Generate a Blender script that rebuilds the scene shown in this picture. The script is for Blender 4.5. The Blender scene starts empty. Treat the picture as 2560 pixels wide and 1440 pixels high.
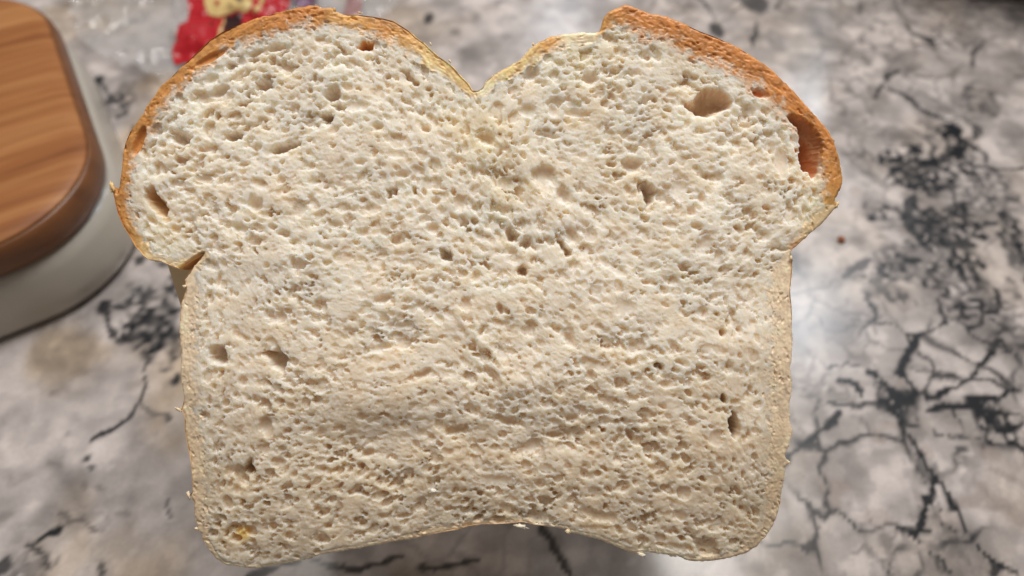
import bpy, bmesh, math
import numpy as np
from mathutils import Vector, Matrix

# ------------------------------------------------------------------ camera, world, lamps
sc = bpy.context.scene
COL = sc.collection
TILT = math.radians(35.0)
CAM_H = 0.19                 # camera height over the counter (m)
FPX = 1862.0                 # focal length in photo pixels (2560 wide)
D = 0.13                     # distance to the slice
S = D / FPX                  # metres per photo pixel on the slice
cd = bpy.data.cameras.new('camera'); cam = bpy.data.objects.new('camera', cd); COL.objects.link(cam)
cam.location = (0, 0, CAM_H); cam.rotation_euler = (TILT, 0, 0)
cd.sensor_width = 36.0; cd.lens = 36.0 * FPX / 2560.0
cd.clip_start = 0.005; cd.clip_end = 50
cd.dof.use_dof = True; cd.dof.focus_distance = D + 0.0006; cd.dof.aperture_fstop = 12.5
sc.camera = cam

w = bpy.data.worlds.new("World"); sc.world = w; w.use_nodes = True
bg = w.node_tree.nodes['Background']; bg.inputs[0].default_value = (1.0, 0.90, 0.79, 1); bg.inputs[1].default_value = 0.18

def area(name, loc, target, size, power, col, spread=180):
    l = bpy.data.lights.new(name, 'AREA'); l.shape = 'DISK'; l.size = size; l.energy = power; l.color = col
    l.spread = math.radians(spread)
    o = bpy.data.objects.new(name, l); COL.objects.link(o); o.location = loc
    o.rotation_euler = (Vector(target) - Vector(loc)).to_track_quat('-Z', 'Y').to_euler()
    return o
area('ceiling_lamp', (0.21, 0.45, 1.0), (0, 0.08, 0.05), 0.36, 6.9, (1.0, 0.965, 0.91))
area('added_left_lamp', (-0.13, 0.40, 1.0), (0, 0.08, 0.05), 0.40, 3.6, (1.0, 0.95, 0.88))  # lamp added on the left to soften the relief of the crumb
area('ceiling_lamp.001', (0.545, 0.80, 1.05), (0, 0.1, 0), 0.18, 1.6, (0.80, 0.90, 1.0))
area('ceiling_lamp.002', (0.786, 1.436, 1.096), (0, 0.1, 0), 0.13, 1.5, (0.86, 0.93, 1.0))
area('ceiling_lamp.003', (0.135, 1.81, 1.114), (0, 0.1, 0), 0.14, 0.9, (0.88, 0.93, 1.0))

sc.view_settings.view_transform = 'Standard'; sc.view_settings.look = 'None'
sc.view_settings.exposure = 0.0; sc.view_settings.gamma = 1.0
sc.cycles.max_bounces = 8; sc.cycles.diffuse_bounces = 5; sc.cycles.transparent_max_bounces = 16

# ------------------------------------------------------------------ helpers
rng = np.random.default_rng(7)
def lin(r, g, b):
    c = np.array([r, g, b], float) / 255.0
    return np.where(c <= 0.04045, c / 12.92, ((c + 0.055) / 1.055) ** 2.4)
def G(px, py, z=0.0):
    """photo pixel -> point on the horizontal plane at height z"""
    a = (px - 1280) / FPX; b = -(py - 720) / FPX
    d = np.array([a, b * math.cos(TILT) + math.sin(TILT), b * math.sin(TILT) - math.cos(TILT)])
    return np.array([0, 0, CAM_H]) + d * ((CAM_H - z) / -d[2])
def sstep(a, b, x):
    t = np.clip((x - a) / (b - a), 0, 1); return t * t * (3 - 2 * t)
_lat = {}
def vnoise(x, y, seed=0):
    """value noise -1..1 at lattice spacing 1"""
    if seed not in _lat: _lat[seed] = np.random.default_rng(1000 + seed).uniform(-1, 1, (256, 256)).astype(np.float32)
    L = _lat[seed]
    xi = np.floor(x).astype(np.int64); yi = np.floor(y).astype(np.int64)
    fx = (x - xi).astype(np.float32); fy = (y - yi).astype(np.float32)
    fx = fx * fx * fx * (fx * (fx * 6 - 15) + 10); fy = fy * fy * fy * (fy * (fy * 6 - 15) + 10)
    a = L[xi & 255, yi & 255]; b = L[(xi + 1) & 255, yi & 255]; c = L[xi & 255, (yi + 1) & 255]; d = L[(xi + 1) & 255, (yi + 1) & 255]
    return a + (b - a) * fx + (c - a) * fy + (a - b - c + d) * fx * fy
def fbm(x, y, seed=0, oct=4, gain=0.5):
    t = 0; amp = 1; n = 0
    for o in range(oct):
        t = t + amp * vnoise(x * 2 ** o + 17.3 * o, y * 2 ** o + 9.1 * o, seed + o); n += amp; amp *= gain
    return t / n
def worley(x, y, seed=0):
    """F1, F2 on unit cells"""
    r = np.random.default_rng(5000 + seed); P = r.uniform(0, 1, (128, 128, 2)).astype(np.float32)
    xi = np.floor(x).astype(np.int64); yi = np.floor(y).astype(np.int64)
    f1 = np.full(x.shape, 9.0, np.float32); f2 = f1.copy()
    for dx in (-1, 0, 1):
        for dy in (-1, 0, 1):
            cx = xi + dx; cy = yi + dy; p = P[cx & 127, cy & 127]
            dd = np.sqrt((cx + p[..., 0] - x) ** 2 + (cy + p[..., 1] - y) ** 2)
            f2 = np.where(dd < f1, f1, np.minimum(f2, dd)); f1 = np.minimum(f1, dd)
    return f1, f2
def seg_dist(X, Y, pts, closed=False):
    """distance to a polyline and the arc parameter (index) of the nearest point"""
    pts = np.asarray(pts, float); n = len(pts) - (0 if closed else 1)
    best = np.full(X.shape, 1e9, np.float32); par = np.zeros(X.shape, np.float32)
    for i in range(n):
        ax, ay = pts[i]; bx, by = pts[(i + 1) % len(pts)]
        ex, ey = bx - ax, by - ay; L2 = ex * ex + ey * ey + 1e-12
        t = np.clip(((X - ax) * ex + (Y - ay) * ey) / L2, 0, 1)
        d = (X - ax - t * ex) ** 2 + (Y - ay - t * ey) ** 2
        m = d < best; best = np.where(m, d, best); par = np.where(m, i + t, par)
    return np.sqrt(best), par
def inside(X, Y, pts):
    pts = np.asarray(pts, float); c = np.zeros(X.shape, bool)
    for i in range(len(pts)):
        ax, ay = pts[i]; bx, by = pts[i - 1]
        if ay == by: continue
        m = ((ay > Y) != (by > Y)) & (X < (bx - ax) * (Y - ay) / (by - ay) + ax); c ^= m
    return c
def mesh_obj(name, verts, faces, mat, parent=None, col=None, smooth=True, attrs=None):
    """verts (n,3); faces (m,k) array of one size or a list of lists"""
    me = bpy.data.meshes.new(name)
    if isinstance(faces, np.ndarray):
        nf, k = faces.shape
        me.vertices.add(len(verts)); me.vertices.foreach_set('co', np.asarray(verts, np.float32).ravel())
        me.loops.add(nf * k); me.loops.foreach_set('vertex_index', faces.astype(np.int32).ravel())
        me.polygons.add(nf); me.polygons.foreach_set('loop_start', np.arange(0, nf * k, k, dtype=np.int32))
        me.update(calc_edges=True)
    else:
        me.from_pydata([tuple(v) for v in verts], [], [tuple(f) for f in faces]); me.update()
    me.polygons.foreach_set('use_smooth', np.full(len(me.polygons), smooth))
    if col is not None:
        a = me.color_attributes.new('col', 'FLOAT_COLOR', 'POINT')
        c4 = np.ones((len(verts), 4), np.float32); c4[:, :3] = col; a.data.foreach_set('color', c4.ravel())
    for an, av in (attrs or {}).items():
        a = me.attributes.new(an, 'FLOAT', 'POINT'); a.data.foreach_set('value', np.asarray(av, np.float32).ravel())
    if mat: me.materials.append(mat)
    o = bpy.data.objects.new(name, me); COL.objects.link(o)
    if parent: o.parent = parent
    return o
def tag(o, label, cat, group=None, kind=None):
    o['label'] = label; o['category'] = cat
    if group: o['group'] = group
    if kind: o['kind'] = kind
def empty(name, loc, rot=(0, 0, 0)):
    o = bpy.data.objects.new(name, None); COL.objects.link(o); o.location = loc; o.rotation_euler = rot
    o.empty_display_size = 0.01; return o
class NT:
    def __init__(s, name):
        s.m = bpy.data.materials.new(name); s.m.use_nodes = True; s.t = s.m.node_tree; s.n = s.t.nodes
        s.b = s.n['Principled BSDF']; s.out = s.n['Material Output']
    def add(s, typ, **kw):
        n = s.n.new(typ)
        for k, v in kw.items():
            if k.startswith('i_'): n.inputs[k[2:].replace('_', ' ')].default_value = v
            else: setattr(n, k, v)
        return n
    def link(s, a, b): s.t.links.new(a, b)
    def mix(s, fac, a, b, blend='MIX'):
        n = s.n.new('ShaderNodeMix'); n.data_type = 'RGBA'; n.blend_type = blend
        for v, i in ((fac, 0), (a, 6), (b, 7)):
            if hasattr(v, 'is_output'): s.link(v, n.inputs[i])
            else: n.inputs[i].default_value = v if i == 0 else (tuple(v) + (1,) if len(v) == 3 else v)
        return n.outputs[2]

# ------------------------------------------------------------------ counter (the setting)
def stone_material():
    k = NT('quartz_stone'); at = k.add('ShaderNodeAttribute', attribute_name='col')
    tc = k.add('ShaderNodeTexCoord')
    n1 = k.add('ShaderNodeTexNoise', i_Scale=900.0, i_Detail=3.0); k.link(tc.outputs['Object'], n1.inputs['Vector'])
    r = k.add('ShaderNodeMapRange'); r.inputs[3].default_value = 0.86; r.inputs[4].default_value = 1.14; k.link(n1.outputs[0], r.inputs[0])
    c = k.mix(1.0, at.outputs['Color'], r.outputs[0], 'MULTIPLY')
    k.link(c, k.b.inputs['Base Color']); k.b.inputs['Roughness'].default_value = 0.2
    k.b.inputs['Specular IOR Level'].default_value = 0.5
    return k.m
VEINS = [  # polyline in the photo, width in photo pixels, strength
 ([(2373,809),(2333,822),(2298,838),(2287,862),(2271,889),(2267,916),(2253,933)],20,1),
 ([(2262,933),(2280,960),(2298,982),(2280,996),(2250,1005)],26,1),
 ([(2484,880),(2449,907),(2418,942),(2387,964),(2347,982),(2316,1000)],12,1),
 ([(2480,800),(2507,818),(2489,858),(2476,880)],12,.9),
 ([(2440,840),(2465,862),(2478,880)],18,.5),
 ([(2267,924),(2316,929),(2351,929),(2387,933),(2413,944)],8,.7),
 ([(2222,964),(2200,942),(2169,933)],20,1),
 ([(2222,964),(2235,985),(2244,1010)],24,1),
 ([(2071,920),(2120,916),(2147,920)],9,.8), ([(2076,953),(2129,958),(2147,969),(2156,991)],13,1),
 ([(2236,1013),(2182,1009),(2138,1013),(2102,1018),(2071,1013)],15,.9),
 ([(2098,1040),(2076,1062),(2049,1084),(2018,1111),(1982,1138),(1950,1160)],26,1),
 ([(2236,1040),(2253,1067),(2276,1098),(2298,1129),(2320,1169),(2342,1204),(2378,1253),(2400,1293),(2427,1342),(2458,1382),(2493,1409),(2516,1431)],13,1),
 ([(2298,1129),(2310,1170),(2330,1195)],30,.75), ([(2293,1129),(2298,1178),(2311,1200)],14,.8),
 ([(2333,1200),(2329,1244),(2311,1253),(2307,1289),(2302,1324),(2289,1347)],18,1), ([(2311,1253),(2325,1262)],24,1),
 ([(2372,1250),(2384,1278)],22,1),
 ([(2382,1280),(2351,1289),(2360,1320),(2396,1342),(2409,1320),(2400,1293)],8,.9),
 ([(2253,1329),(2289,1333),(2329,1338)],12,1), ([(2302,1356),(2316,1382),(2351,1400),(2373,1427)],10,.9),
 ([(2290,1440),(2305,1415),(2300,1390)],14,.7), ([(2480,1440),(2505,1415),(2540,1440)],22,.9),
 ([(2316,1027),(2360,1018),(2409,1013),(2449,1004)],20,1), ([(2330,1038),(2370,1036),(2410,1026)],26,.45),
 ([(2316,1062),(2333,1084),(2387,1091),(2444,1093)],10,.8),
 ([(2413,991),(2449,987),(2493,991),(2560,982)],18,1), ([(2449,1004),(2480,1030),(2500,1060)],26,.9),
 ([(2516,1107),(2547,1120),(2575,1166)],20,1), ([(2156,1040),(2173,1076),(2182,1093)],9,.55),
 ([(2173,813),(2191,836)],11,.6), ([(2027,884),(2040,907),(2022,933),(2030,960)],12,.45),
 ([(2190,247),(2207,213),(2220,187),(2243,177)],17,.85), ([(2213,217),(2260,240),(2303,270),(2343,287),(2380,300)],11,.9),
 ([(2460,107),(2433,133),(2440,167)],14,.8), ([(2410,160),(2380,187),(2340,193),(2290,190)],10,.6),
 ([(2281,258),(2319,284),(2342,288)],10,.7), ([(2407,410),(2457,422),(2502,426),(2556,418)],11,.9),
 ([(2132,403),(2174,433),(2227,472)],24,.55), ([(2292,487),(2277,517),(2273,556),(2285,582),(2304,601),(2353,609),(2411,605)],30,.9),
 ([(2327,525),(2353,540),(2380,567),(2426,575),(2457,556),(2487,552)],18,.9), ([(2418,495),(2449,479),(2470,490)],16,.7),
 ([(2174,647),(2128,674),(2105,693)],26,.8), ([(2113,697),(2159,693)],14,.7), ([(2174,705),(2204,724),(2227,731)],13,.8),
 ([(2541,578),(2533,632),(2541,655)],30,.8), ([(2483,720),(2495,747),(2491,781),(2468,785)],17,.95),
 ([(2342,747),(2365,781),(2373,809)],17,.9), ([(2411,605),(2425,640),(2430,680),(2440,720)],16,.8), ([(2380,310),(2395,345),(2392,400)],28,1),
 ([(1887,57),(1883,87),(1877,117)],13,.85), ([(2153,13),(2150,38)],16,.7), ([(2240,0),(2262,40),(2290,52)],14,.6),
 ([(260,773),(263,817),(283,847),(320,857)],14,.9), ([(360,930),(367,960),(356,994),(326,1046),(300,1072),(255,1095),(221,1117)],14,.95),
 ([(356,1009),(394,1027),(430,1035)],11,.7), ([(370,880),(362,905),(360,930)],14,.8), ([(409,1245),(412,1271),(431,1290)],12,.75),
 ([(150,1327),(112,1346),(82,1365)],22,1), ([(146,1290),(165,1310),(202,1305),(240,1325)],13,.7),
 ([(60,1372),(105,1399),(120,1425)],15,.85), ([(244,1391),(262,1417),(270,1445)],12,.8), ([(0,1180),(40,1205),(70,1190)],16,.35),
 ([(247,200),(267,233),(290,257),(307,277),(287,297)],13,.9), ([(330,320),(345,360)],14,.8),
 # under and beyond the slice
 ([(1700,300),(1500,520),(1350,600),(1200,900)],20,.8), ([(600,900),(900,820),(1200,900),(1500,1200)],16,.8),
 ([(620,1440),(760,1400),(900,1430),(1000,1390)],20,.9), ([(1360,1330),(1400,1400),(1440,1480)],22,.9), ([(1050,1410),(1120,1420),(1200,1400)],22,.9),
]
BLOBS = [ # x, y, rx, ry, strength
 (2222,1369,20,36,.6),(2409,1120,20,10,.8),(2156,905,30,18,.5),(2445,322,16,14,.8),(2529,322,36,28,.5),(2105,322,18,9,.35),
 (1890,8,42,34,.85),(1790,72,24,22,.9),(1937,100,22,36,.45),(1070,43,15,16,.9),(1190,43,11,12,.45),(1140,75,14,12,.5),(1250,5,20,8,.6),
 (2180,73,10,8,.6),(2153,97,11,10,.6),(2010,143,20,12,.45),(2127,227,14,12,.6),(2525,701,13,12,.7),(2147,601,17,12,.4),
 (253,767,17,20,.95),(290,767,26,10,.9),(353,647,14,16,.9),(442,945,13,18,.95),(427,1039,10,14,.8),(217,1155,12,12,.85),(225,1179,12,9,.8),
 (131,1159,24,10,.5),(240,1230,22,10,.55),(199,1222,9,18,.55),(161,1215,28,12,.35),(311,1275,24,11,.55),(5,1412,26,24,.9),(11,1290,24,16,.45),
 (127,986,9,9,.5),(169,1084,10,7,.5),(247,197,14,12,.95),(307,213,17,13,.6),(233,80,24,18,.4),(330,100,26,20,.25),(310,60,30,12,.25),
 (2000,1390,24,20,.4),(1890,1420,22,16,.35),(2480,830,20,14,.5),(1500,90,18,9,.3),(1215,205,10,8,.6),
]
CLUST = [ # x, y, rx, ry, strength : patches of small pale pebbles in a dark matrix
 (2304,433,85,55,1),(2285,376,30,20,1),(2392,370,40,70,.95),(2443,253,55,40,.7),(2350,330,50,45,.6),(2197,525,35,26,.9),(2345,560,95,60,.95),
 (2342,655,110,80,.85),(2235,655,45,70,.8),(2415,670,45,60,.9),(2418,745,70,60,.9),(2227,727,60,45,.8),(2244,1013,62,50,1),(2490,1055,70,55,1),
 (2540,830,50,60,.8),(2470,480,80,50,.7),(2545,620,35,90,.85),(2530,760,40,60,.6),(2060,990,45,40,.55),(2320,1190,30,40,.7),(2330,1300,45,50,.6),
 (2420,1400,70,50,.5),(2540,1090,40,40,.7),(360,733,45,35,.95),(440,700,30,40,.95),(383,815,75,70,.95),(440,860,30,60,.8),(330,850,40,30,.7),
 (290,255,45,45,.8),(420,640,40,40,.8),(1300,700,500,90,.7),(1100,1000,380,80,.6),(70,1420,70,40,.6),(200,1310,60,30,.4),(500,260,90,40,.4),
]
def build_counter():
    def axis(lo, a, b, hi, step, coarse):
        return np.concatenate([np.arange(lo, a - coarse * .5, coarse), np.arange(a, b, step), np.arange(b + coarse * .5, hi, coarse)])
    xs = axis(-.66, -0.245, 0.245, .66, 0.0009, .003); ys = axis(-.26, 0.02, 0.32, .74, 0.0009, .003)
    X, Y = np.meshgrid(xs, ys, indexing='ij'); X = X.astype(np.float32); Y = Y.astype(np.float32)
    # warp so that traced veins get ragged edges
    wx = X + 0.0009 * fbm(X * 450, Y * 450, 3, 3) + 0.0012 * vnoise(X * 90, Y * 90, 9); wy = Y + 0.0009 * fbm(X * 450 + 50, Y * 450, 5, 3) + 0.0012 * vnoise(X * 90 + 31, Y * 90, 9)
    dark = np.zeros_like(X)
    def scale_at(px, py):   # metres per photo pixel on the counter, across
        return np.linalg.norm(G(px + 1, py) - G(px, py))
    thick = 0.75 + 0.5 * vnoise(X * 260, Y * 260, 21)
    for pts, wd, st in VEINS:
        P = np.array([G(*p)[:2] for p in pts]); hw = 0.66 * wd * scale_at(*pts[len(pts) // 2]); m = 4 * hw + .002
        i0, i1 = np.searchsorted(xs, [P[:, 0].min() - m, P[:, 0].max() + m]); j0, j1 = np.searchsorted(ys, [P[:, 1].min() - m, P[:, 1].max() + m])
        if i1 <= i0 or j1 <= j0: continue
        sl = (slice(i0, i1), slice(j0, j1))
        d, _ = seg_dist(wx[sl], wy[sl], P)
        v = st * (1 - sstep(0.55, 1.25, d / (hw * thick[sl] + 1e-5)))
        dark[sl] = np.maximum(dark[sl], v)
    for px, py, rx, ry, st in BLOBS:
        c = G(px, py); sx = scale_at(px, py); sy = abs(G(px, py + 1)[1] - G(px, py)[1])
        q = np.sqrt(((wx - c[0]) / (rx * sx)) ** 2 + ((wy - c[1]) / (ry * sy)) ** 2)
        dark = np.maximum(dark, st * (1 - sstep(0.65, 1.2, q)))
    cl = np.zeros_like(X)
    for px, py, rx, ry, st in CLUST:
        c = G(px, py); sx = scale_at(px, py); sy = abs(G(px, py + 1)[1] - G(px, py)[1])
        q = np.sqrt(((wx - c[0]) / (1.12 * rx * sx)) ** 2 + ((wy - c[1]) / (1.12 * ry * sy)) ** 2) + 0.5 * fbm(X * 200, Y * 260, 12, 2)
        cl = np.maximum(cl, st * (1 - sstep(0.75, 1.1, q)))
    outer = sstep(0.0, 0.35, fbm(X * 16, Y * 16, 60, 3)) * sstep(0, .06, np.maximum(np.abs(X) - .22, np.maximum(.03 - Y, Y - .31)))
    cl = np.maximum(cl, outer * .9)
    f1, f2 = worley(wx * 240, wy * 240, 1); e1 = 1 - sstep(0.24, 0.62, f2 - f1 + 0.12 * fbm(X * 900, Y * 900, 30, 2))
    g1, g2 = worley(wx * 560, wy * 560, 2); e2 = 1 - sstep(0.22, 0.7, g2 - g1)
    pick = sstep(-.2, .3, vnoise(X * 150, Y * 150, 33))
    dark = np.maximum(dark, cl * np.maximum(e1, e2 * pick) * (.93 + 0.35 * vnoise(X * 500, Y * 500, 34)))
    # faint hairline net between large pale cells
    h1, h2 = worley(wx * 55 + .4 * fbm(X * 60, Y * 60, 71, 3), wy * 55 + .4 * fbm(X * 60 + 9, Y * 60, 72, 3), 5)
    hair = (1 - sstep(0.02, 0.13, h2 - h1)) * sstep(-.1, .5, fbm(X * 35, Y * 35, 40, 3))
    right = sstep(.03, .08, X)
    dark = np.maximum(dark, (.42 + .5 * right) * hair)
    r1, r2 = worley(wx * 105 + .5 * fbm(X * 90, Y * 90, 73, 3), wy * 105 + .5 * fbm(X * 90 + 9, Y * 90, 74, 3), 6)
    dark = np.maximum(dark, .6 * right * (1 - sstep(0.03, 0.16, r2 - r1)) * sstep(-.2, .25, fbm(X * 55, Y * 55, 43, 3)))
    mott = fbm(X * 110, Y * 110, 50, 4); warm = sstep(-.1, .6, fbm(X * 45 + 7, Y * 45, 55, 3))
    fleck = sstep(.45, .7, vnoise(X * 170, Y * 230, 77)) * sstep(0, .5, fbm(X * 30, Y * 30, 78, 2)) * .35
    base = lin(177, 169, 167)[None, None] * (1 + 0.34 * mott[..., None]) * (1 - .34 * sstep(-.1, .5, fbm(X * 70 + 3, Y * 70, 57, 4))[..., None])
    q1, q2 = worley(wx * 130 + .6 * fbm(X * 120, Y * 120, 75, 3), wy * 130 + .6 * fbm(X * 120 + 9, Y * 120, 76, 3), 8)
    patch = sstep(-.04, .10, fbm(X * 130 + 11, Y * 130, 58, 4) + .25 * (.5 - q1))
    lf = .45 + .25 * sstep(-.06, .05, X)
    patch = 1 - (1 - patch) * lf
    base = base * (.74 + .34 * patch[..., None]) * (1.08 - .2 * sstep(.2, .9, q1)[..., None])
    base = base * (1 - 0.07 * (warm * (1 + 2.2 * (1 - sstep(-.1, .0, X))))[..., None] * np.array([0.3, 0.75, 1.5]))
    ember = lin(128, 112, 102)
    base = base * (1 - fleck[..., None]) + ember * fleck[..., None]
    dk = np.clip(dark, 0, 1)[..., None]
    grey = lin(112, 105, 103); black = lin(34, 36, 40)
    col = base * (1 - dk) + (grey * (1 - sstep(.35, .9, dk)) + black * sstep(.35, .9, dk)) * dk
    nx, ny = X.shape; idx = np.arange(nx * ny).reshape(nx, ny)
    F = np.stack([idx[:-1, :-1], idx[1:, :-1], idx[1:, 1:], idx[:-1, 1:]], -1).reshape(-1, 4)
    V = np.stack([X, Y, np.zeros_like(X)], -1).reshape(-1, 3)
    col = np.clip(col, 0.01, 0.9).reshape(-1, 3)
    # the slab's edge, 3 cm deep
    rim = np.concatenate([idx[:, 0], idx[-1, 1:], idx[-2::-1, -1], idx[0, -2:0:-1]]); nb = len(V); low = V[rim].copy(); low[:, 2] = -.03
    a_ = np.arange(len(rim)); b_ = (a_ + 1) % len(rim)
    F = np.concatenate([F, np.stack([rim[b_], rim[a_], nb + a_, nb + b_], -1)]); V = np.concatenate([V, low]); col = np.concatenate([col, col[rim]])
    o = mesh_obj('countertop', V, F, stone_material(), None, col); o['kind'] = 'structure'
    o['label'] = 'polished pale quartz countertop with dark grey veins and pebble clusters'
build_counter()

# ------------------------------------------------------------------ the bread slice
BOW = 0.00032
OUT = [(467,682),(482,662),(505,636),(446,674),(425,667),(398,655),(369,651),(353,640),(345,629),(333,617),(320,593),(303,567),(290,537),(283,510),(280,495),(273,462),(283,474),(290,480),
 (293,467),(300,417),(302,383),(308,357),(320,327),(340,300),(353,283),(363,263),(380,240),(397,213),(417,197),(443,170),(473,143),(493,123),(520,97),(550,77),(587,60),(633,43),(690,28),(740,17),(773,10),(793,11),(803,18),(827,15),(837,25),(857,33),(893,32),(933,37),(960,42),(983,48),(1003,60),(1023,73),(1040,90),(1060,103),(1077,120),(1097,137),(1117,150),(1137,167),(1153,187),(1170,203),(1182,222),(1193,223),(1203,217),(1213,200),(1233,183),(1257,170),(1280,157),(1300,146),(1323,120),(1350,100),(1380,87),(1413,82),(1453,78),(1483,80),(1498,77),(1503,63),(1508,43),(1520,28),(1547,18),(1560,10),(1577,13),(1593,20),(1623,30),(1667,38),(1707,53),(1750,73),(1790,88),(1823,103),(1857,120),(1890,143),(1913,157),(1937,177),(1960,200),(1983,223),(2003,247),(2027,273),(2050,300),(2073,327),(2087,353),(2092,377),(2100,400),(2105,433),(2107,455),(2103,472),(2094,488),(2089,500),(2096,508),(2090,520),(2073,540),(2053,563),(2027,583),(2007,603),(1987,621),(1981,629),(1987,650),(1985,680),(1982,707),(1980,727),(1983,757),(1985,790),(1983,823),(1985,857),(1982,890),(1977,915),(1980,937),(1982,975),(1976,1012),(1976,1057),(1982,1080),(1978,1102),(1969,1125),(1963,1140),(1971,1157),(1964,1170),(1963,1200),(1957,1230),(1954,1260),(1946,1290),(1935,1316),(1916,1346),(1894,1369),(1871,1384),(1838,1394),(1791,1404),(1742,1405),(1715,1400),(1693,1391),(1660,1387),(1614,1381),(1609,1390),(1578,1385),(1545,1371),(1521,1361),(1496,1350),(1463,1342),(1428,1334),(1417,1326),(1381,1320),(1338,1316),(1305,1309),(1281,1312),(1239,1315),(1204,1315),(1169,1320),(1145,1328),(1110,1334),(1063,1343),(1028,1350),(981,1357),(934,1366),(899,1373),(841,1380),(801,1387),(770,1399),(735,1407),(697,1414),(637,1423),(600,1420),(562,1414),(536,1399),(517,1376),(502,1350),(499,1335),(488,1325),(490,1318),(482,1294),(480,1260),(470,1238),(476,1230),(474,1185),(471,1155),(465,1125),(457,1080),(456,1050),(452,1030),(438,1022),(450,1020),(456,994),(450,956),(448,920),(448,873),(443,823),(445,790),(448,757),(456,735),(460,717),(456,695),(463,690)]
# crust anchors along the outline: x, y, thickness(px), r, g, b (pigment), pore suppression
BROWN = (205,146,84); DBROWN = (202,136,76); ORANGE = (216,164,98); YEL = (242,206,148); PALE = (244,222,188); TAN = (234,206,170)
CR = [(345,629,34,*YEL),(320,593,36,*ORANGE),(290,537,40,*BROWN),(290,480,34,*BROWN),(302,383,44,*BROWN),(330,310,52,*BROWN),(397,213,44,*BROWN),(493,123,52,*BROWN),(587,60,58,*BROWN),(700,26,62,*DBROWN),
 (793,11,66,*DBROWN),(837,25,58,*ORANGE),(893,32,52,*ORANGE),(960,42,62,*BROWN),(1023,73,60,*ORANGE),(1077,120,48,*YEL),(1117,150,44,*YEL),(1153,187,36,*YEL),(1182,222,24,*YEL),(1203,217,24,*PALE),(1257,170,30,*YEL),(1323,120,40,*YEL),
 (1350,100,44,*ORANGE),(1380,87,38,*ORANGE),(1413,82,40,*PALE),(1483,80,38,*PALE),(1498,77,14,*ORANGE),(1520,28,62,*BROWN),(1577,13,74,*DBROWN),(1667,38,78,*DBROWN),(1790,88,82,*DBROWN),(1890,143,84,*DBROWN),(1960,200,76,*DBROWN),(2027,273,66,*DBROWN),(2087,353,66,*DBROWN),
 (2105,433,66,*BROWN),(2103,472,52,*BROWN),(2089,500,46,*ORANGE),(2073,540,44,*YEL),(2027,583,34,*YEL),(1990,618,24,*ORANGE),(1981,629,22,*PALE),(1987,660,60,*TAN),(1980,727,69,*TAN),(1983,823,66,*TAN),(1982,890,75,*TAN),(1978,1000,75,*TAN),(1976,1100,69,*TAN),(1963,1200,57,*TAN),(1935,1316,45,*TAN),
 (1838,1394,17,*TAN),(1715,1400,14,*PALE),(1545,1371,16,*PALE),(1381,1320,12,*PALE),(1239,1315,19,*TAN),(1110,1334,22,*TAN),(981,1357,17,*TAN),(841,1380,12,*PALE),(697,1414,10,*PALE),(562,1414,12,*PALE),(502,1350,22,*TAN),(482,1294,42,*TAN),
 (474,1185,45,*TAN),(457,1080,45,*TAN),(450,956,48,*TAN),(443,823,51,*TAN),(448,757,54,*TAN),(463,690,42,*TAN),(475,670,20,*TAN),(446,674,22,*YEL),(398,655,24,*PALE)]
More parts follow.
